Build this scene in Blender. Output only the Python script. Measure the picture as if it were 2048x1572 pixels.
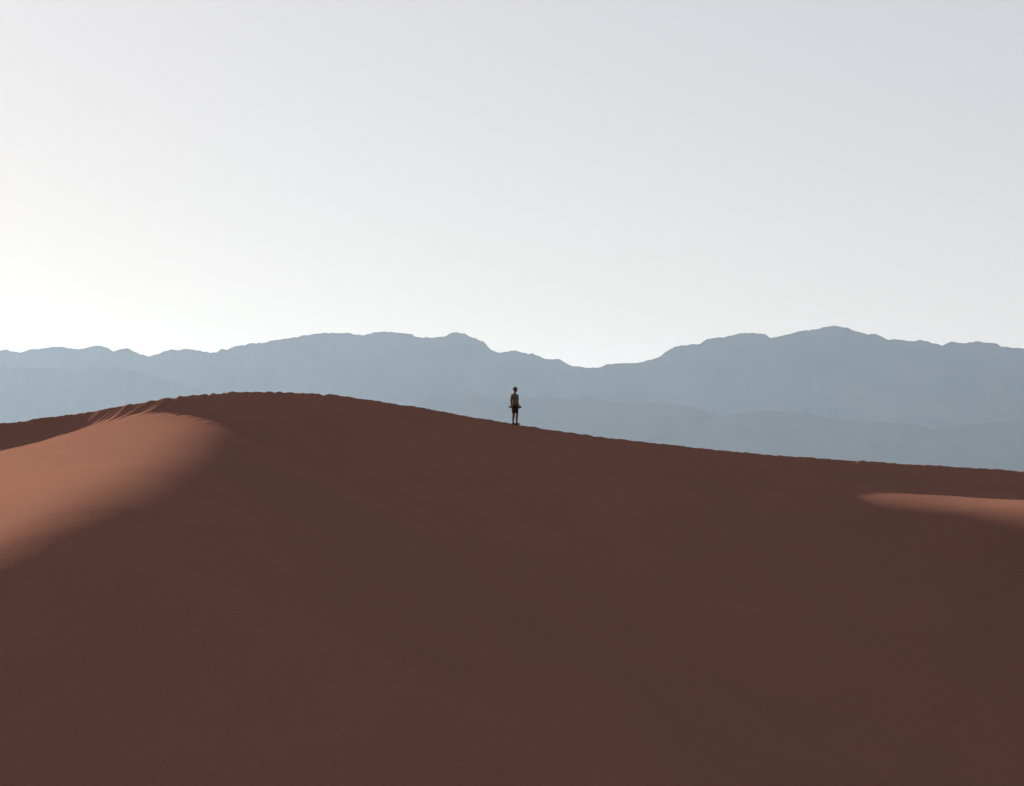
import bpy, bmesh, math, random
import numpy as np
from mathutils import Vector, Matrix

R = math.radians
scene = bpy.context.scene
for o in list(bpy.data.objects):
    bpy.data.objects.remove(o)

# ------------------------------------------------------------------ camera
# survey constants: focal length in photograph pixels (2048 wide), horizon row and centre column
FPX, HOR, CX = 3822.0, 950.0, 1024.0
cam_d = bpy.data.cameras.new('camera')
cam_d.sensor_width = 36.0
cam_d.lens = 36.0 * FPX / 2048.0
cam_d.shift_y = (HOR - 786.0) / 2048.0
cam_d.clip_start = 0.1
cam_d.clip_end = 120000.0
cam = bpy.data.objects.new('camera', cam_d)
cam.rotation_euler = (R(90), 0, 0)
scene.collection.objects.link(cam)
scene.camera = cam

# ------------------------------------------------------------------ sky, sun, exposure
SUN_AZ = 55.0        # degrees to the left of the view direction
SUN_EL = 17.0
world = bpy.data.worlds.new('World')
scene.world = world
world.use_nodes = True
wn = world.node_tree
bg = wn.nodes['Background']
sky = wn.nodes.new('ShaderNodeTexSky')
sky.sky_type = 'NISHITA'
sky.sun_disc = False
sky.sun_elevation = R(SUN_EL)
sky.sun_rotation = R(-SUN_AZ)
sky.air_density = 1.0
sky.dust_density = 2.0
sky.ozone_density = 1.0
# the film's soft shoulder and pale palette, the same for the whole sky
gm = wn.nodes.new('ShaderNodeGamma'); gm.inputs['Gamma'].default_value = 0.25
hs = wn.nodes.new('ShaderNodeHueSaturation'); hs.inputs['Saturation'].default_value = 1.3
tn = wn.nodes.new('ShaderNodeMix'); tn.data_type = 'RGBA'; tn.blend_type = 'MULTIPLY'
tn.inputs['Factor'].default_value = 1.0
tn.inputs['B'].default_value = (1.075, 0.968, 0.925, 1)
wn.links.new(sky.outputs['Color'], gm.inputs['Color'])
wn.links.new(gm.outputs['Color'], hs.inputs['Color'])
wn.links.new(hs.outputs['Color'], tn.inputs['A'])
wn.links.new(tn.outputs['Result'], bg.inputs['Color'])
bg.inputs['Strength'].default_value = 0.145

a_, e_ = R(SUN_AZ), R(SUN_EL)
sun_dir = Vector((-math.sin(a_) * math.cos(e_), math.cos(a_) * math.cos(e_), math.sin(e_)))
sun_d = bpy.data.lights.new('sun', 'SUN')
sun_d.energy = 5.0
sun_d.angle = R(0.53)
sun_d.color = (1.0, 0.91, 0.75)
sun = bpy.data.objects.new('sun', sun_d)
sun.rotation_euler = sun_dir.to_track_quat('Z', 'Y').to_euler()
sun.location = (-60, 60, 60)
scene.collection.objects.link(sun)

vs = scene.view_settings
vs.view_transform = 'Standard'
vs.look = 'None'
vs.gamma = 1.0
vs.exposure = 1.7
vs.use_curve_mapping = False
scene.render.engine = 'CYCLES'
scene.cycles.max_bounces = 8
scene.cycles.volume_bounces = 2
scene.cycles.use_denoising = True
scene.render.film_transparent = False

# ------------------------------------------------------------------ helpers
def sstep(x, a, b):
    t = np.clip((x - a) / (b - a), 0, 1)
    return t * t * (3 - 2 * t)

def noise1(x, seed=0):
    rng = np.random.RandomState(seed)
    tab = rng.uniform(-1, 1, 4096)
    i = np.floor(x).astype(int)
    f = x - i
    f = f * f * f * (f * (f * 6 - 15) + 10)
    return tab[i % 4096] * (1 - f) + tab[(i + 1) % 4096] * f

def noise2(x, y, seed=0):
    rng = np.random.RandomState(seed)
    tab = rng.uniform(-1, 1, (256, 256))
    i = np.floor(x).astype(int); j = np.floor(y).astype(int)
    f = x - i; g = y - j
    f = f * f * f * (f * (f * 6 - 15) + 10)
    g = g * g * g * (g * (g * 6 - 15) + 10)
    i0, i1, j0, j1 = i % 256, (i + 1) % 256, j % 256, (j + 1) % 256
    return (tab[i0, j0] * (1 - f) + tab[i1, j0] * f) * (1 - g) + (tab[i0, j1] * (1 - f) + tab[i1, j1] * f) * g

def spline(xs, ys, x):
    """monotone-ish cubic (Catmull-Rom / Hermite) interpolation, linear outside"""
    xs = np.asarray(xs, float); ys = np.asarray(ys, float); x = np.asarray(x, float)
    m = np.empty_like(ys)
    d = np.diff(ys) / np.diff(xs)
    m[1:-1] = (d[:-1] * np.diff(xs)[1:] + d[1:] * np.diff(xs)[:-1]) / (xs[2:] - xs[:-2])
    m[0], m[-1] = d[0], d[-1]
    k = np.clip(np.searchsorted(xs, x) - 1, 0, len(xs) - 2)
    h = xs[k + 1] - xs[k]
    t = (x - xs[k]) / h
    tc = np.clip(t, 0, 1)
    r = ((1 + 2 * tc) * (1 - tc) ** 2 * ys[k] + tc * (1 - tc) ** 2 * h * m[k]
         + tc ** 2 * (3 - 2 * tc) * ys[k + 1] + tc ** 2 * (tc - 1) * h * m[k + 1])
    return r + np.where(t < 0, t * h * m[0], 0) + np.where(t > 1, (t - 1) * h * m[-1], 0)

def gauss_cols(A, sig):
    """gaussian blur of A along axis 0 with constant sigma in samples"""
    n = int(3 * sig) + 1
    k = np.exp(-0.5 * (np.arange(-n, n + 1) / sig) ** 2); k /= k.sum()
    P = np.concatenate([np.repeat(A[:1], n, 0), A, np.repeat(A[-1:], n, 0)], 0)
    C = np.zeros_like(A)
    for q, w in enumerate(k):
        C += w * P[q:q + A.shape[0]]
    return C

def grid_object(name, X, Y, Z, mat, kind='structure', label=None, cat=None):
    n, m = X.shape
    co = np.stack([X, Y, Z], -1).reshape(-1, 3).astype(np.float32)
    idx = np.arange(n * m).reshape(n, m)
    q = np.stack([idx[:-1, :-1], idx[1:, :-1], idx[1:, 1:], idx[:-1, 1:]], -1).reshape(-1, 4)
    # make sure the faces look upwards
    p0, p1, p3 = co[q[0, 0]], co[q[0, 1]], co[q[0, 3]]
    if np.cross(p1 - p0, p3 - p0)[2] < 0:
        q = q[:, ::-1]
    me = bpy.data.meshes.new(name)
    me.vertices.add(len(co)); me.vertices.foreach_set('co', co.ravel())
    me.loops.add(q.size); me.loops.foreach_set('vertex_index', q.ravel().astype(np.int32))
    me.polygons.add(len(q))
    me.polygons.foreach_set('loop_start', np.arange(0, q.size, 4, dtype=np.int32))
    me.polygons.foreach_set('use_smooth', np.ones(len(q), bool))
    me.update(calc_edges=True)
    me.materials.append(mat)
    o = bpy.data.objects.new(name, me)
    scene.collection.objects.link(o)
    if kind: o['kind'] = kind
    if label: o['label'] = label
    if cat: o['category'] = cat
    return o

def new_mat(name, color, rough=0.9, spec=0.2):
    m = bpy.data.materials.new(name); m.use_nodes = True
    b = m.node_tree.nodes['Principled BSDF']
    b.inputs['Base Color'].default_value = (*color, 1)
    b.inputs['Roughness'].default_value = rough
    b.inputs['Specular IOR Level'].default_value = spec
    return m, b

# ------------------------------------------------------------------ materials of the ground
def sand_material(name, c1, c2):
    m, b = new_mat(name, c1, 1.0, 0.0)
    nt = m.node_tree; N = nt.nodes.new; L = nt.links.new
    tc = N('ShaderNodeTexCoord')
    # broad blotches of slightly different grains
    n1 = N('ShaderNodeTexNoise'); n1.inputs['Scale'].default_value = 0.35; n1.inputs['Detail'].default_value = 6
    L(tc.outputs['Object'], n1.inputs['Vector'])
    # single grains and grit, centimetres across
    n2 = N('ShaderNodeTexNoise'); n2.inputs['Scale'].default_value = 11.0; n2.inputs['Detail'].default_value = 3
    L(tc.outputs['Object'], n2.inputs['Vector'])
    mx = N('ShaderNodeMix'); mx.data_type = 'FLOAT'; mx.inputs['Factor'].default_value = 0.7
    L(n1.outputs['Fac'], mx.inputs['A']); L(n2.outputs['Fac'], mx.inputs['B'])
    cr = N('ShaderNodeValToRGB')
    cr.color_ramp.elements[0].position = 0.30; cr.color_ramp.elements[0].color = (*c1, 1)
    cr.color_ramp.elements[1].position = 0.70; cr.color_ramp.elements[1].color = (*c2, 1)
    L(mx.outputs['Result'], cr.inputs['Fac'])
    # broad drifts of redder and greyer sand, tens of metres across
    n0 = N('ShaderNodeTexNoise'); n0.inputs['Scale'].default_value = 0.045; n0.inputs['Detail'].default_value = 2
    L(tc.outputs['Object'], n0.inputs['Vector'])
    cr0 = N('ShaderNodeValToRGB')
    cr0.color_ramp.elements[0].position = 0.35; cr0.color_ramp.elements[0].color = (0.96, 0.97, 0.985, 1)
    cr0.color_ramp.elements[1].position = 0.65; cr0.color_ramp.elements[1].color = (1.03, 1.015, 1.01, 1)
    L(n0.outputs['Fac'], cr0.inputs['Fac'])
    mm = N('ShaderNodeMix'); mm.data_type = 'RGBA'; mm.blend_type = 'MULTIPLY'; mm.inputs['Factor'].default_value = 1.0
    L(cr.outputs['Color'], mm.inputs['A']); L(cr0.outputs['Color'], mm.inputs['B'])
    L(mm.outputs['Result'], b.inputs['Base Color'])
    # wind streaks: relief stretched along the lee slope, plus fine grain
    mp = N('ShaderNodeMapping'); mp.inputs['Rotation'].default_value = (0, 0, R(16)); mp.inputs['Scale'].default_value = (0.16, 1.3, 1.0)
    L(tc.outputs['Object'], mp.inputs['Vector'])
    n3 = N('ShaderNodeTexNoise'); n3.inputs['Scale'].default_value = 0.9; n3.inputs['Detail'].default_value = 5; n3.inputs['Roughness'].default_value = 0.6
    L(mp.outputs['Vector'], n3.inputs['Vector'])
    bp = N('ShaderNodeBump'); bp.inputs['Strength'].default_value = 0.4; bp.inputs['Distance'].default_value = 0.036
    L(n3.outputs['Fac'], bp.inputs['Height'])
    bp2 = N('ShaderNodeBump'); bp2.inputs['Strength'].default_value = 0.35; bp2.inputs['Distance'].default_value = 0.018
    L(n2.outputs['Fac'], bp2.inputs['Height']); L(bp.outputs['Normal'], bp2.inputs['Normal'])
    L(bp2.outputs['Normal'], b.inputs['Normal'])
    return m

SAND = sand_material('dune_sand', (0.143, 0.067, 0.050), (0.183, 0.086, 0.063))

def rock_material(name, c1, c2, scale):
    m, b = new_mat(name, c1, 1.0, 0.0)
    nt = m.node_tree; N = nt.nodes.new; L = nt.links.new
    tc = N('ShaderNodeTexCoord')
    n1 = N('ShaderNodeTexNoise'); n1.inputs['Scale'].default_value = scale; n1.inputs['Detail'].default_value = 8
    L(tc.outputs['Object'], n1.inputs['Vector'])
    cr = N('ShaderNodeValToRGB')
    cr.color_ramp.elements[0].position = 0.35; cr.color_ramp.elements[0].color = (*c1, 1)
    cr.color_ramp.elements[1].position = 0.65; cr.color_ramp.elements[1].color = (*c2, 1)
    L(n1.outputs['Fac'], cr.inputs['Fac']); L(cr.outputs['Color'], b.inputs['Base Color'])
    return m

ROCK = rock_material('desert_rock', (0.045, 0.039, 0.036), (0.072, 0.062, 0.056), 0.0022)
FLOOR = rock_material('desert_gravel', (0.24, 0.19, 0.15), (0.30, 0.24, 0.19), 0.004)

# ------------------------------------------------------------------ desert floor
FLOOR_Z = -14.0
g = np.array([-30000, -8000, -2000, -500, 0, 500, 2000, 8000, 30000.0])
gx, gy = np.meshgrid(g, np.array([-14000, -4000, -1000, -200, 0, 300, 1000, 4000, 10000, 18000, 29000.0]), indexing='ij')
grid_object('desert_floor', gx, gy, np.full_like(gx, FLOOR_Z), FLOOR)

# ------------------------------------------------------------------ the great dune
# crest line as surveyed (photo column, photo row) and its distance from the camera
CREST = [(0,848.5),(68,839),(137,830),(191,822),(256,810),(321,799),(386,790),(420,787.4),(478,784.3),(533,783.5),
         (600,785.8),(668,790),(713,796),(791,807.5),(866,819.4),(925,830.5),(993,842),(1044,851),(1130,863.5),
         (1200,873.5),(1283,883),(1365,892.5),(1448,901),(1531,908.5),(1614,915),(1718,921.5),(1821,928),(1904,933.5),
         (1987,938.5),(2048,942.5)]
CREST = [(-2600,1510),(-1800,1240),(-1100,1060),(-500,930),(-200,882)] + CREST + [(2400,966),(3000,1015),(3900,1160),(5200,1510)]
DIST = [(-2600,72),(-500,81),(0,83),(300,84),(530,85),(1030,87),(1500,88.2),(2048,90),(3000,94),(5200,104)]
cpx = np.concatenate([np.arange(-2600, -60, 14.0), np.arange(-60, 2110, 1.25), np.arange(2110, 5200, 16.0)])
cy = spline(*zip(*CREST), cpx)
cD = spline(*zip(*DIST), cpx)
# smooth the traced line so that its jitter does not run down the whole face
XC = (cpx - CX) / FPX * cD
ZC = (HOR - cy) / FPX * cD
TE = math.tan(e_)
HX, HY = -math.sin(a_), math.cos(a_)          # plan direction towards the sun

# rows along the sun's plan direction: sr > 0 is the lee face (towards the camera)
def rows(fine, n_f, grow, end):
    out = [0.0]; d = fine
    while out[-1] < end:
        if len(out) > n_f: d *= grow
        out.append(out[-1] + d)
    return np.array(out)
lee = rows(0.045, 90, 1.03, 120.0)
wind = rows(0.045, 30, 1.12, 170.0)

def proj(x, y, z):
    y = np.maximum(y, 4.0)
    return CX + FPX * x / y, HOR - FPX * z / y

# wanted lighting of the lee face: where a low sun skims it (columns, rows of the survey photo)
L_TOP = [(-3000,2000),(-1200,1140),(-500,1000),(-200,942),(0,901),(60,888),(100,876),(150,861),(200,845),(250,834),(300,829),(340,829),(380,837),(410,848),(430,862),(460,880)]
L_BOT = [(-3000,2700),(-1200,1850),(-600,1500),(0,1140),(60,1110),(150,1062),(250,1008),(330,955),(390,915),(420,885),(440,860),(470,790),(520,600),(700,0)]
R_TOP = [(1500,990),(1690,988),(1800,986),(1900,991),(2048,1003),(2400,1030),(3000,1090)]
R_BOT = [(1500,975),(1690,1000),(1800,1012),(1900,1022),(2048,1044),(2400,1100),(3000,1230)]

def lit_left(px, py):
    yb = np.interp(px, *zip(*L_BOT))
    w = np.interp(px, [-600, 0, 250, 420], [36, 12, 10, 8])
    f = 1 / (1 + np.exp(np.clip((py - yb) / w, -30, 30)))
    Lm = np.interp(px, [-1200, 0, 200, 330, 420], [0.40, 0.385, 0.35, 0.29, 0.15])
    return f, Lm
def lit_right(px, py):
    yb = np.interp(px, *zip(*R_BOT))
    f = 1 / (1 + np.exp(np.clip((py - yb) / 6.0, -30, 30)))
    Lm = np.interp(px, [1600, 1760, 1900, 2048, 2600], [0.14, 0.17, 0.21, 0.30, 0.34])
    return f, Lm
def dark(px, py, s):
    """how much steeper than the sun's rays the shaded face falls"""
    k = 0.075 + 0.05 * sstep(py, 1000, 1400) + 0.11 * np.exp(-s / 1.5)
    # the right-hand shoulder is gentler near the crest and falls away below the lit bench
    right = sstep(px, 1250, 1650)
    k = k * (1 - 0.55 * right * (1 - sstep(py, 995, 1030))) + 0.09 * right * sstep(py, 1000, 1040)
    return k

nC, nS = len(cpx), len(lee)
x0, y0, z0 = XC, cD, ZC
# 1. where does the ray that grazes the crest meet the wanted lit edge?
def first_hit(top):
    hit = np.full(nC, np.nan); hy = np.zeros(nC); hpx = np.zeros(nC)
    for s in np.arange(0.3, 60, 0.1):
        px, py = proj(x0 - HX * s, y0 - HY * s, z0 - TE * s)
        yt = np.interp(px, *zip(*top))
        new = np.isnan(hit) & (py >= yt)
        hit[new] = s; hy[new] = py[new]; hpx[new] = px[new]
    return hit, hpx, hy
hitL, pxL, pyL = first_hit(L_TOP)
hitR, pxR, pyR = first_hit(R_TOP)
wL = np.where(np.isnan(hitL), 0, sstep(np.interp(pxL, *zip(*L_BOT)) - pyL, -8, 40)) * (cpx < 470)
wR = np.where(np.isnan(hitR), 0, sstep(pxR, 1560, 1740)) * (cpx > 1250)
dmL = np.interp(cpx, [-400, 0, 70, 120, 170, 240, 300, 360, 420], [0.36, 0.24, 0.13, 0.05, 0.018, 0.010, 0.010, 0.015, 0.03])
dmR = np.full(nC, 0.06)
lz = 0.085 * sstep(cpx, 120, 190) * (1 - sstep(cpx, 300, 380))      # the slip face tilts into the light above the avalanches

def march(hit, dm, litf):
    """drop below the crest-grazing ray along each line"""
    D = np.zeros((nC, nS)); d = np.zeros(nC)
    for j in range(1, nS):
        s = lee[j]; ds = lee[j] - lee[j - 1]
        px, py = proj(x0 - HX * s, y0 - HY * s, z0 - TE * s - d)
        k = dark(px, py, s if hit is None else 99.0)
        if hit is None:
            d = d + k * ds
        else:
            h = np.where(np.isnan(hit), 0.5, hit)
            u = s / h
            app = dm * 4 * u * (1 - u) - (lz * s if litf is lit_left else 0)
            f, Lm = litf(px, py)
            slope = -Lm * f + k * (1 - f)
            dn = d + slope * ds
            # emerge smoothly with the local slope
            d = np.where(u < 1, app, dn)
        D[:, j] = d
    return D
D0 = march(None, None, None)
DL = march(hitL, dmL, lit_left)
DR = march(hitR, dmR, lit_right)
WL, WR = wL[:, None], wR[:, None]
D = D0 * (1 - WL) * (1 - WR) + DL * WL + DR * WR
# soften across the lines; the crest itself stays
xs_u = np.arange(XC[0], XC[-1], 0.12)
Du = np.stack([np.interp(xs_u, XC, D[:, j]) for j in range(nS)], 1)
out = np.empty_like(D)
B1 = gauss_cols(Du, 4.0); B2 = gauss_cols(Du, 9.0)
b = sstep(lee, 1.0, 9.0)[None, :]
Ds = B1 * (1 - b) + B2 * b
cu = np.interp(xs_u, XC, cpx)
b3 = sstep(lee, 6.0, 22.0)[None, :] * (sstep(cu, 100, 420) * (1 - sstep(cu, 1100, 1350)))[:, None]
Ds = Ds * (1 - b3) + gauss_cols(Du, 34.0) * b3
for j in range(nS):
    out[:, j] = np.interp(XC, xs_u, Ds[:, j])
D = out
D[:, 0] = 0

S = lee[None, :]
X1 = x0[:, None] - HX * S; Y1 = y0[:, None] - HY * S; Z1 = z0[:, None] - TE * S - D
# windward side, falling away behind the crest
Wd = wind[1:][::-1][None, :]
X2 = x0[:, None] + HX * Wd; Y2 = y0[:, None] + HY * Wd
Z2 = z0[:, None] - 0.17 * Wd - 0.10 * (1 - np.exp(-Wd / 0.8)) - 0.0 * Wd
DX = np.concatenate([X2, X1], 1); DY = np.concatenate([Y2, Y1], 1); DZ = np.concatenate([Z2, Z1], 1)
SS = np.concatenate([-Wd.repeat(nC, 0), S.repeat(nC, 0)], 1)
PXc = cpx[:, None] + 0 * SS
# footprints trampled along the crest: lumps that fade within half a metre on the lee side
inframe = sstep(PXc, -150, -40) * (1 - sstep(PXc, 2100, 2250))
u1 = DX + 0.55 * np.maximum(SS, 0)
bump = 0.026 * noise1(u1 / 0.24, 3) + 0.014 * noise1(u1 / 0.11 + 40, 4) + 0.008 * noise1(u1 / 0.7, 5)
bump += 0.006 * np.cos(2 * math.pi * (u1 / 0.46 + 0.9 * noise1(u1 / 0.9, 8)))      # stride by stride
amp = (0.85 + 0.35 * noise1(DX / 2.3, 6)) * np.interp(PXc, [0, 380, 560, 900], [1.5, 1.3, 0.95, 0.8])
fall = np.where(SS > 0, np.exp(-(SS / 0.75) ** 1.5), np.exp(-(SS / 0.5) ** 2))
stand = 1 - 0.8 * np.exp(-((DX - 0.14) / 0.22) ** 2)          # trodden flat where the walker stands
slide = sstep(PXc, 100, 200) * (1 - sstep(PXc, 330, 430))        # the crest is fresher above the avalanches
DZ += 1.35 * (1 - 0.3 * slide) * bump * amp * fall * inframe * stand
# sand avalanches: slanting tongues on the slip face left of the summit
u2 = DX + 0.40 * SS
tong = noise1(u2 / 0.15 + 3, 11) * 0.8 + noise1(u2 / 0.27 + 7, 12) * 0.6 + 0.35 * noise1(u2 / 0.10, 13)
pxv, pyv = proj(DX, DY, DZ)
zone = sstep(pxv, 130, 230) * (1 - sstep(pxv, 350, 450))
edge = np.interp(pxv, *zip(*L_TOP)) + 4
zone = zone * (1 - sstep(pyv, edge - 10, edge + 1)) * sstep(SS, 0.0, 0.25)
pat = 0.55 + 0.45 * noise2(DX / 0.9, SS / 1.1, 15)
DZ += 0.060 * np.maximum(tong, -0.25) * zone * np.clip(pat + 0.2, 0.4, 1)
# long low swells everywhere
sw = noise2(DX / 6.0, DY / 3.5, 21) * 0.014 + noise2(DX / 2.6 + 0.3 * DY, DY / 1.3, 22) * 0.005
DZ += sw * sstep(SS, 1.5, 8.0)
dune = grid_object('sand_dune', DX, DY, DZ, SAND)

# low dune that the camera stands on, out of the picture
gx, gy = np.meshgrid(np.linspace(-90, 90, 121), np.linspace(-95, 60, 105), indexing='ij')
r2 = (gx / 34) ** 2 + ((gy + 6) / 26) ** 2
gz = FLOOR_Z - 0.4 + 12.9 * np.exp(-r2) + 0.12 * noise2(gx / 7, gy / 5, 31)
grid_object('camera_dune', gx, gy, gz, SAND)

# ------------------------------------------------------------------ mountains
FAR = [(-40,708),(12,699),(39,704),(62,698),(113,693),(126,693),(157,698),(195,690),(212,694),(228,702.5),(239,698),(258,696),(273,705),(297,712),
 (318,706),(342,698),(359,699.5),(374,697),(393,699),(420,705),(434,704),(444,697),(451,699),(468,693),(489,689.5),(496,685.5),(526,685.5),
 (543,680),(588,674),(629,666.7),(649,665),(692,665),(726,670),(747,664),(784,662),(802,665.6),(822,666),(829,672.5),(860,674.5),(892,671.4),
 (901,665),(911,664),(928,666),(945,674),(969,683),(981,699),(996,704),(1013,703),(1031,700),(1054,706),(1065,705.6),(1085,715),(1102,718.6),
 (1116,717),(1143,730.6),(1174,734.7),(1195,734.7),(1215,728),(1245,724.8),(1272,726),(1316,715),(1341,696),(1361,689.6),(1376,690),(1382,687.5),
 (1397,687.5),(1417,676.7),(1452,672.6),(1481,665.5),(1506,665),(1529,667.6),(1540,674.7),(1560,671.8),(1597,662),(1635,657.7),(1649,653),
 (1668,650.6),(1697,655),(1711,662),(1734,667.6),(1751,666.8),(1773,678),(1800,678),(1823,682),(1842,679),(1885,690.4),(1902,683.4),(1929,685.4),
 (1951,682),(1993,686),(2003,693),(2048,696),(2090,702)]
LEFT_HILL = [(-500,735),(-250,722),(-60,732),(12,734),(80,735),(150,738),(200,737),(270,742),(300,747),(322,757),(350,762),(378,775),(410,780),(450,794),(500,800),(560,825),(700,880),(900,940)]
MID_HILL = [(650,900),(780,830),(860,795),(905,785),(935,783),(965,789),(1000,797),(1050,795),(1075,792),(1115,797),(1140,797),(1160,794),(1185,795),(1220,802),
  (1290,806),(1340,804),(1375,810),(1420,824),(1500,850),(1600,880),(1750,930)]
RIGHT_HILL = [(1180,930),(1280,890),(1360,858),(1430,836),(1480,826),(1530,819),(1570,822),(1610,825),(1650,834),(1700,838),(1750,842),(1830,848),(1870,858),(1930,850),(2000,843),(2048,843),
  (2150,836),(2400,850),(2700,830)]

def range_object(name, pts, dist, half, seed, step=2.2, ext=900, rough=1.0):
    px0, px1 = pts[0][0], pts[-1][0]
    px = np.arange(px0 - ext, px1 + ext, step)
    xs, ys = zip(*pts)
    yv = np.interp(px, xs, ys)
    # off the picture the range goes on with its own ups and downs
    off = np.maximum(px0 - px, 0) + np.maximum(px - px1, 0)
    yv = yv - (noise1(px / 130.0, seed) * 34 + noise1(px / 45.0, seed + 1) * 9) * sstep(off, 0, 260)
    # small crags on the skyline
    yv = yv + (noise1(px / 7.0, seed + 2) * 0.9 + noise1(px / 3.0, seed + 3) * 0.5) * rough
    zc = (HOR - yv) / FPX * dist
    xc = (px - CX) / FPX * dist
    v = np.concatenate([-np.linspace(1, 0, 64) ** 1.5, np.linspace(0, 1, 24)[1:] ** 1.3])
    X = xc[:, None] + 0 * v[None, :]
    V = v[None, :] + 0 * X
    Y = dist + V * half
    prof = np.where(V < 0, 1 - np.abs(V) ** 0.8, 1 - V ** 0.9)
    k = 1.0 / (0.05 * dist)
    n = (1 - np.abs(noise2(X * k + seed, Y * k * 0.6, seed + 5))) * 0.5 + (1 - np.abs(noise2(X * k * 2.3, Y * k * 1.2, seed + 6))) * 0.3 \
        + (1 - np.abs(noise2(X * k * 5.1, Y * k * 3, seed + 7))) * 0.17
    env = sstep(np.abs(V), 0.0, 0.25) * (1 - sstep(np.abs(V), 0.8, 1.0))
    # the broad body of the range, with the skyline's crags only along the crest
    zs1 = gauss_cols(zc[:, None], 12.0 / step * 1.0); zs2 = gauss_cols(zc[:, None], 110.0 / step)
    near, mid = np.exp(-(V / 0.05) ** 2), np.exp(-(V / 0.22) ** 2)
    body = zs2 + (zs1 - zs2) * mid + (zc[:, None] - zs1) * near
    Z = (body - FLOOR_Z) * prof * (1 - 0.34 * env * (1 - n)) + FLOOR_Z - 4
    Z = np.maximum(Z, FLOOR_Z - 6)
    return grid_object(name, X, Y, Z, ROCK)

range_object('mountain_range', FAR, 19000.0, 2000.0, 101)
range_object('foothills_west', LEFT_HILL, 17500.0, 900.0, 201, ext=0, rough=1.2)
range_object('foothills_middle', MID_HILL, 16600.0, 650.0, 301, ext=0, rough=1.0)
range_object('foothills_east', RIGHT_HILL, 16200.0, 560.0, 401, ext=0, rough=1.0)

# ------------------------------------------------------------------ desert haze
hz = bpy.data.materials.new('haze'); hz.use_nodes = True
nt = hz.node_tree
for n in list(nt.nodes):
    if n.type == 'BSDF_PRINCIPLED': nt.nodes.remove(n)
pv = nt.nodes.new('ShaderNodeVolumePrincipled')
pv.inputs['Color'].default_value = (0.56, 0.745, 1.0, 1)
pv.inputs['Density'].default_value = 1.45e-5
pv.inputs['Anisotropy'].default_value = 0.33
nt.links.new(pv.outputs['Volume'], [n for n in nt.nodes if n.type == 'OUTPUT_MATERIAL'][0].inputs['Volume'])
bm = bmesh.new()
bmesh.ops.create_cube(bm, size=1.0)
me = bpy.data.meshes.new('haze')
lo, hi = Vector((-31000, -15000, FLOOR_Z - 7.5)), Vector((31000, 30000, 1540))
for v in bm.verts:
    v.co = Vector([lo[i] if v.co[i] < 0 else hi[i] for i in range(3)])
bm.to_mesh(me); bm.free()
me.materials.append(hz)
haze = bpy.data.objects.new('haze', me)
scene.collection.objects.link(haze)
haze['kind'] = 'stuff'
haze['label'] = 'pale blue desert haze veiling the far mountains'

# ------------------------------------------------------------------ the walker on the crest
SKIN, _ = new_mat('skin', (0.075, 0.028, 0.018), 0.7, 0.1)
def cloth_material(name, c1, c2, scale):
    m, b = new_mat(name, c1, 1.0, 0.0)
    nt = m.node_tree
    tc = nt.nodes.new('ShaderNodeTexCoord'); n = nt.nodes.new('ShaderNodeTexNoise')
    n.inputs['Scale'].default_value = scale; n.inputs['Detail'].default_value = 4
    cr = nt.nodes.new('ShaderNodeValToRGB')
    cr.color_ramp.elements[0].color = (*c1, 1); cr.color_ramp.elements[1].color = (*c2, 1)
    nt.links.new(tc.outputs['Object'], n.inputs['Vector']); nt.links.new(n.outputs['Fac'], cr.inputs['Fac'])
    nt.links.new(cr.outputs['Color'], b.inputs['Base Color'])
    bp = nt.nodes.new('ShaderNodeBump'); bp.inputs['Strength'].default_value = 0.4; bp.inputs['Distance'].default_value = 0.01
    nt.links.new(n.outputs['Fac'], bp.inputs['Height']); nt.links.new(bp.outputs['Normal'], b.inputs['Normal'])
    return m
SHIRT = cloth_material('grey_brown_cotton', (0.082, 0.060, 0.051), (0.108, 0.079, 0.068), 14)
SHORTS = cloth_material('dark_brown_cotton', (0.022, 0.013, 0.008), (0.034, 0.021, 0.013), 18)
CAP = cloth_material('taupe_cap_cloth', (0.065, 0.052, 0.044), (0.085, 0.068, 0.058), 30)
STRAP = cloth_material('tan_webbing', (0.12, 0.08, 0.05), (0.15, 0.10, 0.065), 60)
SHOE = cloth_material('dark_shoe_leather', (0.02, 0.012, 0.010), (0.03, 0.02, 0.016), 40)
HAIR = cloth_material('dark_hair', (0.02, 0.012, 0.008), (0.035, 0.022, 0.015), 80)
BLACK, _ = new_mat('black_camera_plastic', (0.008, 0.008, 0.009), 0.7, 0.08)
GLASS, _ = new_mat('coated_lens_glass', (0.01, 0.01, 0.02), 0.08, 0.6)

def tube(bm, pts, radii, seg=16):
    """closed tube through pts; radii are numbers or (side, front-back) pairs"""
    pts = [Vector(p) for p in pts]
    rings = []
    for i, p in enumerate(pts):
        d = (pts[min(i + 1, len(pts) - 1)] - pts[max(i - 1, 0)]).normalized()
        ref = Vector((1, 0, 0)) if abs(d.x) < 0.9 else Vector((0, 1, 0))
        v = d.cross(ref).normalized(); u = v.cross(d).normalized()
        r = radii[i]; ru, rv = (r, r) if not isinstance(r, tuple) else r
        rings.append([bm.verts.new(p + u * math.cos(2 * math.pi * k / seg) * ru + v * math.sin(2 * math.pi * k / seg) * rv) for k in range(seg)])
    for a, b in zip(rings, rings[1:]):
        for k in range(seg):
            bm.faces.new((a[k], a[(k + 1) % seg], b[(k + 1) % seg], b[k]))
    bm.faces.new(rings[0][::-1]); bm.faces.new(rings[-1])

def ball(bm, c, r, rot=None):
    M = Matrix.Translation(c) @ (rot.to_4x4() if rot else Matrix()) @ Matrix.Diagonal((r[0], r[1], r[2], 1))
    bmesh.ops.create_uvsphere(bm, u_segments=20, v_segments=14, radius=1.0, matrix=M)

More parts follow.
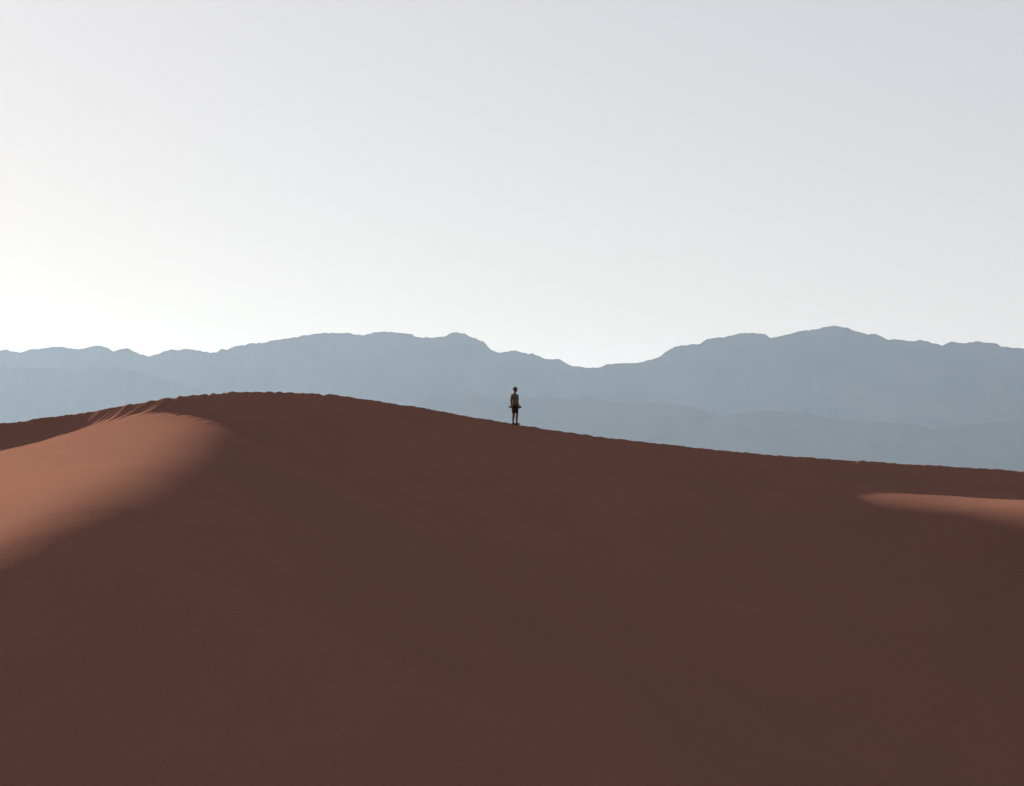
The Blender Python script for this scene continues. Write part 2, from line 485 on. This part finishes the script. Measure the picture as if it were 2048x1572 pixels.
def solid(name, bm, mat, parent=None, voxel=None, smooth=4):
    """one mesh object; with voxel the shapes are fused into one continuous skin"""
    bmesh.ops.recalc_face_normals(bm, faces=bm.faces)
    me = bpy.data.meshes.new(name); bm.to_mesh(me); bm.free()
    o = bpy.data.objects.new(name, me); scene.collection.objects.link(o)
    if voxel:
        m = o.modifiers.new('fuse', 'REMESH'); m.mode = 'VOXEL'; m.voxel_size = voxel
        k = o.modifiers.new('relax', 'SMOOTH'); k.iterations = smooth; k.factor = 0.5
        me2 = bpy.data.meshes.new_from_object(o.evaluated_get(bpy.context.evaluated_depsgraph_get()))
        o.modifiers.clear(); o.data = me2; bpy.data.meshes.remove(me); me2.name = name; me = me2
    me.polygons.foreach_set('use_smooth', [True] * len(me.polygons))
    me.materials.clear(); me.materials.append(mat)
    if parent: o.parent = parent
    return o

person = bpy.data.objects.new('person', None)
scene.collection.objects.link(person)
PX, PD = 1030.0, 87.0
p_z = (HOR - 848.9) / FPX * PD
person.location = ((PX - CX) / FPX * PD, PD, p_z - 0.008)
person.rotation_euler = (0, 0, R(48))
person.scale = (0.98,) * 3
person['label'] = 'person in grey-brown t-shirt, dark shorts and cap standing on the dune crest'
person['category'] = 'person'

HR = Matrix.Rotation(R(18), 3, 'Z') @ Matrix.Rotation(R(4), 3, 'X')      # head turned a little further
HC = Vector((0.0, -0.015, 1.635))
LEG = {-1: 0.02, 1: -0.05}
def hp(x, y, z): return HC + HR @ Vector((x, y, z))
bm = bmesh.new()
# head: skull, jaw, nose, brow, ears, lips
ball(bm, hp(0, 0.012, 0.02), (0.076, 0.094, 0.098), HR)
ball(bm, hp(0, -0.022, -0.045), (0.058, 0.066, 0.072), HR)
ball(bm, hp(0, -0.055, -0.092), (0.03, 0.026, 0.024), HR)
tube(bm, [hp(0, -0.082, 0.018), hp(0, -0.100, -0.012), hp(0, -0.106, -0.028)], [0.010, 0.012, 0.015], 10)
ball(bm, hp(0, -0.078, 0.026), (0.05, 0.016, 0.011), HR)
ball(bm, hp(0, -0.086, -0.062), (0.024, 0.010, 0.009), HR)
for sx in (-1, 1):
    ball(bm, hp(sx * 0.078, 0.018, -0.008), (0.012, 0.022, 0.034), HR)
    ball(bm, hp(sx * 0.032, -0.072, -0.018), (0.024, 0.018, 0.02), HR)
tube(bm, [(0, 0.022, 1.40), (0, 0.012, 1.48), (0, -0.004, 1.57)], [0.068, 0.056, 0.056])
# trunk
tube(bm, [(0, 0, 0.86), (0, 0, 0.96), (0, 0.0, 1.08), (0, 0.0, 1.24), (0, 0.012, 1.36), (0, 0.018, 1.43)],
     [(0.15, 0.10), (0.15, 0.10), (0.135, 0.092), (0.15, 0.105), (0.16, 0.10), (0.10, 0.07)], 24)
for sx in (-1, 1):
    fy = 0.03 if sx < 0 else -0.035
    ball(bm, (sx * 0.158, 0.014, 1.365), (0.056, 0.056, 0.052))
    tube(bm, [(sx * 0.158, 0.014, 1.375), (sx * 0.198, 0.03, 1.26), (sx * 0.214, 0.050, 1.125), (sx * 0.222, 0.030, 1.03), (sx * 0.240, 0.012 + fy * 0.4, 0.895)],
         [0.056, 0.053, 0.045, 0.046, 0.031])
    # palm and five fingers closed round the camera
    tube(bm, [(sx * 0.244, 0.012 + fy * 0.4, 0.90), (sx * 0.252, fy * 0.6, 0.862), (sx * 0.256, fy, 0.815)], [(0.020, 0.030), (0.018, 0.041), (0.016, 0.043)])
    for k, (ln, zz) in enumerate(((0.92, 0.004), (1.05, 0.0), (1.0, 0.001), (0.8, 0.007))):
        yy = fy - 0.033 + 0.022 * k
        tube(bm, [(sx * 0.257, yy, 0.822), (sx * 0.265, yy, 0.795 + zz), (sx * 0.254, yy, 0.765 + zz), (sx * (0.248 - 0.024 * ln), yy, 0.754 + zz), (sx * (0.244 - 0.034 * ln), yy, 0.770 + zz)],
             [0.0100, 0.0098, 0.0092, 0.0086, 0.0075], 10)
    tube(bm, [(sx * 0.248, fy - 0.030, 0.862), (sx * 0.218, fy - 0.052, 0.832), (sx * 0.218, fy - 0.052, 0.803), (sx * 0.212, fy - 0.044, 0.782)], [0.0135, 0.012, 0.0105, 0.008], 10)
    # leg: thigh, knee, calf, ankle, foot
    ly = LEG[sx]                     # one foot stands ahead of the other
    tube(bm, [(sx * 0.085, 0.0, 0.90), (sx * 0.092, -0.005 + ly * 0.25, 0.72), (sx * 0.092, -0.012 + ly * 0.6, 0.50), (sx * 0.092, 0.004 + ly * 0.7, 0.40), (sx * 0.092, 0.016 + ly * 0.8, 0.32), (sx * 0.088, 0.020 + ly * 0.9, 0.18), (sx * 0.086, 0.022 + ly, 0.06)],
         [(0.088, 0.092), (0.076, 0.08), (0.058, 0.062), (0.056, 0.060), (0.057, 0.062), (0.042, 0.045), (0.033, 0.038)])
    tube(bm, [(sx * 0.086, 0.045 + ly, 0.045), (sx * 0.090, -0.03 + ly, 0.045), (sx * 0.098, -0.12 + ly, 0.03)], [0.034, 0.034, 0.024])
solid('body', bm, SKIN, person, 0.0065, 3)

bm = bmesh.new()
tube(bm, [(0, 0.0, 0.955), (0, 0.0, 1.02), (0, 0.0, 1.10), (0, 0.0, 1.24), (0, 0.012, 1.35), (0, 0.018, 1.41), (0, 0.018, 1.455)],
     [(0.165, 0.118), (0.160, 0.113), (0.152, 0.108), (0.164, 0.122), (0.172, 0.116), (0.125, 0.09), (0.074, 0.068)], 28)
for sx in (-1, 1):
    ball(bm, (sx * 0.158, 0.014, 1.362), (0.070, 0.068, 0.064))
    tube(bm, [(sx * 0.148, 0.012, 1.375), (sx * 0.198, 0.028, 1.27), (sx * 0.212, 0.040, 1.150)], [0.068, 0.068, 0.066])
solid('t_shirt', bm, SHIRT, person, 0.008, 4)

bm = bmesh.new()
tube(bm, [(0, 0, 0.975), (0, 0, 0.92), (0, 0.004, 0.84), (0, 0, 0.80)], [(0.158, 0.112), (0.166, 0.120), (0.172, 0.126), (0.15, 0.11)], 28)
for sx in (-1, 1):
    tube(bm, [(sx * 0.088, 0.0, 0.88), (sx * 0.094, -0.004, 0.72), (sx * 0.098, -0.008, 0.53)], [(0.095, 0.108), (0.090, 0.098), (0.088, 0.094)])
solid('shorts', bm, SHORTS, person, 0.009, 4)

bm = bmesh.new()                                   # slim strap round the hips
seg = 48
loops = [[], [], [], []]
for k in range(seg):
    t = 2 * math.pi * k / seg; c, sn = math.cos(t), math.sin(t)
    for q, (dr, z) in enumerate(((0.004, 0.893), (0.012, 0.893), (0.012, 0.915), (0.004, 0.915))):
        loops[q].append(bm.verts.new(((0.167 + dr) * c, (0.121 + dr) * sn, z)))
for q in range(4):
    a, b = loops[q], loops[(q + 1) % 4]
    for k in range(seg):
        bm.faces.new((a[k], a[(k + 1) % seg], b[(k + 1) % seg], b[k]))
solid('hip_strap', bm, STRAP, person)

bm = bmesh.new()                                   # short hair showing under the cap
ball(bm, hp(0, 0.030, 0.004), (0.080, 0.082, 0.076), HR)
solid('hair', bm, HAIR, person, 0.008, 2)

bm = bmesh.new()                                   # cap: crown and peak
ball(bm, hp(0, 0.010, 0.040), (0.086, 0.104, 0.088), HR)
for v in bm.verts:
    l = HR.inverted() @ (v.co - HC)
    if l.z < 0.042: v.co = hp(l.x, l.y, 0.042 - 0.05 * (0.042 - l.z))
cap = solid('cap', bm, CAP, person)
bm = bmesh.new()
nb = 14; top = []; bot = []
for k in range(nb + 1):
    t = math.pi * (k / nb)
    ox, oy = 0.074 * math.cos(t), -0.062 - 0.082 * math.sin(t) ** 0.8
    ix, iy = 0.074 * math.cos(t), -0.03 - 0.03 * math.sin(t)
    dz = 0.044 - 0.012 * math.sin(t)
    top.append((bm.verts.new(hp(ix, iy, 0.052)), bm.verts.new(hp(ox, oy, dz))))
    bot.append((bm.verts.new(hp(ix, iy, 0.047)), bm.verts.new(hp(ox, oy, dz - 0.005))))
for k in range(nb):
    bm.faces.new((top[k][0], top[k][1], top[k + 1][1], top[k + 1][0]))
    bm.faces.new((bot[k][0], bot[k + 1][0], bot[k + 1][1], bot[k][1]))
    bm.faces.new((top[k][1], bot[k][1], bot[k + 1][1], top[k + 1][1]))
    bm.faces.new((top[k][0], top[k + 1][0], bot[k + 1][0], bot[k][0]))
solid('cap_peak', bm, CAP, cap)

for sx in (-1, 1):
    bm = bmesh.new()
    z0_ = 0.0
    tube(bm, [(sx * 0.086, 0.072, 0.040), (sx * 0.088, 0.02, 0.046), (sx * 0.094, -0.06, 0.040), (sx * 0.100, -0.13, 0.032), (sx * 0.102, -0.175, 0.026)],
         [(0.034, 0.038), (0.042, 0.046), (0.045, 0.038), (0.046, 0.030), (0.026, 0.018)])
    tube(bm, [(sx * 0.087, 0.025, 0.05), (sx * 0.087, 0.022, 0.105)], [(0.044, 0.052), (0.042, 0.048)])
    for v in bm.verts: v.co.z = max(v.co.z, 0.0); v.co.y += LEG[sx]
    shoe = solid('shoe', bm, SHOE, person, 0.006, 3)
    bm = bmesh.new()
    tube(bm, [(sx * 0.086, 0.086, 0.006), (sx * 0.088, 0.03, 0.006), (sx * 0.094, -0.05, 0.006), (sx * 0.100, -0.13, 0.006), (sx * 0.102, -0.185, 0.006)],
         [(0.030, 0.012), (0.042, 0.012), (0.044, 0.012), (0.048, 0.012), (0.026, 0.012)])
    for v in bm.verts: v.co.y += LEG[sx]
    solid('sole', bm, BLACK, shoe)

def handheld_camera(pos, yaw, size, lens_r, lens_l, label):
    root = bpy.data.objects.new('handheld_camera', None); scene.collection.objects.link(root)
    M = person.matrix_basis
    root.location = M @ Vector(pos)
    root.rotation_euler = (0, 0, person.rotation_euler.z + yaw)
    root['label'] = label; root['category'] = 'camera'; root['group'] = 'cameras in the hands of the person'
    w, d, h = size
    def box(c, sz, bev):
        bm = bmesh.new()
        bmesh.ops.create_cube(bm, size=1.0, matrix=Matrix.Translation(c) @ Matrix.Diagonal((*sz, 1)))
        bmesh.ops.bevel(bm, geom=bm.edges[:], offset=bev, segments=2, affect='EDGES', profile=0.6)
        return bm
    solid('camera_body', box((0, 0, 0), (w, d, h), 0.008), BLACK, root)
    solid('viewfinder', box((0, 0.004, h * 0.5 + 0.010), (w * 0.42, d * 0.7, 0.026), 0.006), BLACK, root)
    bm = bmesh.new(); tube(bm, [(w * 0.36, -d * 0.30, -h * 0.48), (w * 0.36, -d * 0.36, h * 0.44)], [(0.015, 0.018), (0.015, 0.018)])
    solid('grip', bm, BLACK, root)
    bm = bmesh.new()
    y0_ = -d * 0.5 + 0.004
    tube(bm, [(0, y0_, 0), (0, y0_ - lens_l * 0.45, 0), (0, y0_ - lens_l * 0.5, 0), (0, y0_ - lens_l, 0)], [lens_r * 0.86, lens_r * 0.86, lens_r, lens_r], 24)
    lens = solid('lens', bm, BLACK, root)
    bm = bmesh.new(); ball(bm, (0, y0_ - lens_l + 0.001, 0), (lens_r * 0.82, 0.006, lens_r * 0.82))
    solid('front_glass', bm, GLASS, lens)
    return root
handheld_camera((-0.228, 0.070, 0.820), R(180), (0.036, 0.09, 0.080), 0.034, 0.062, 'smaller black camera in the hand on the uphill side of the standing person')
handheld_camera((0.233, -0.050, 0.818), 0.0, (0.040, 0.095, 0.115), 0.048, 0.045, 'larger black camera in the hand on the downhill side of the standing person')
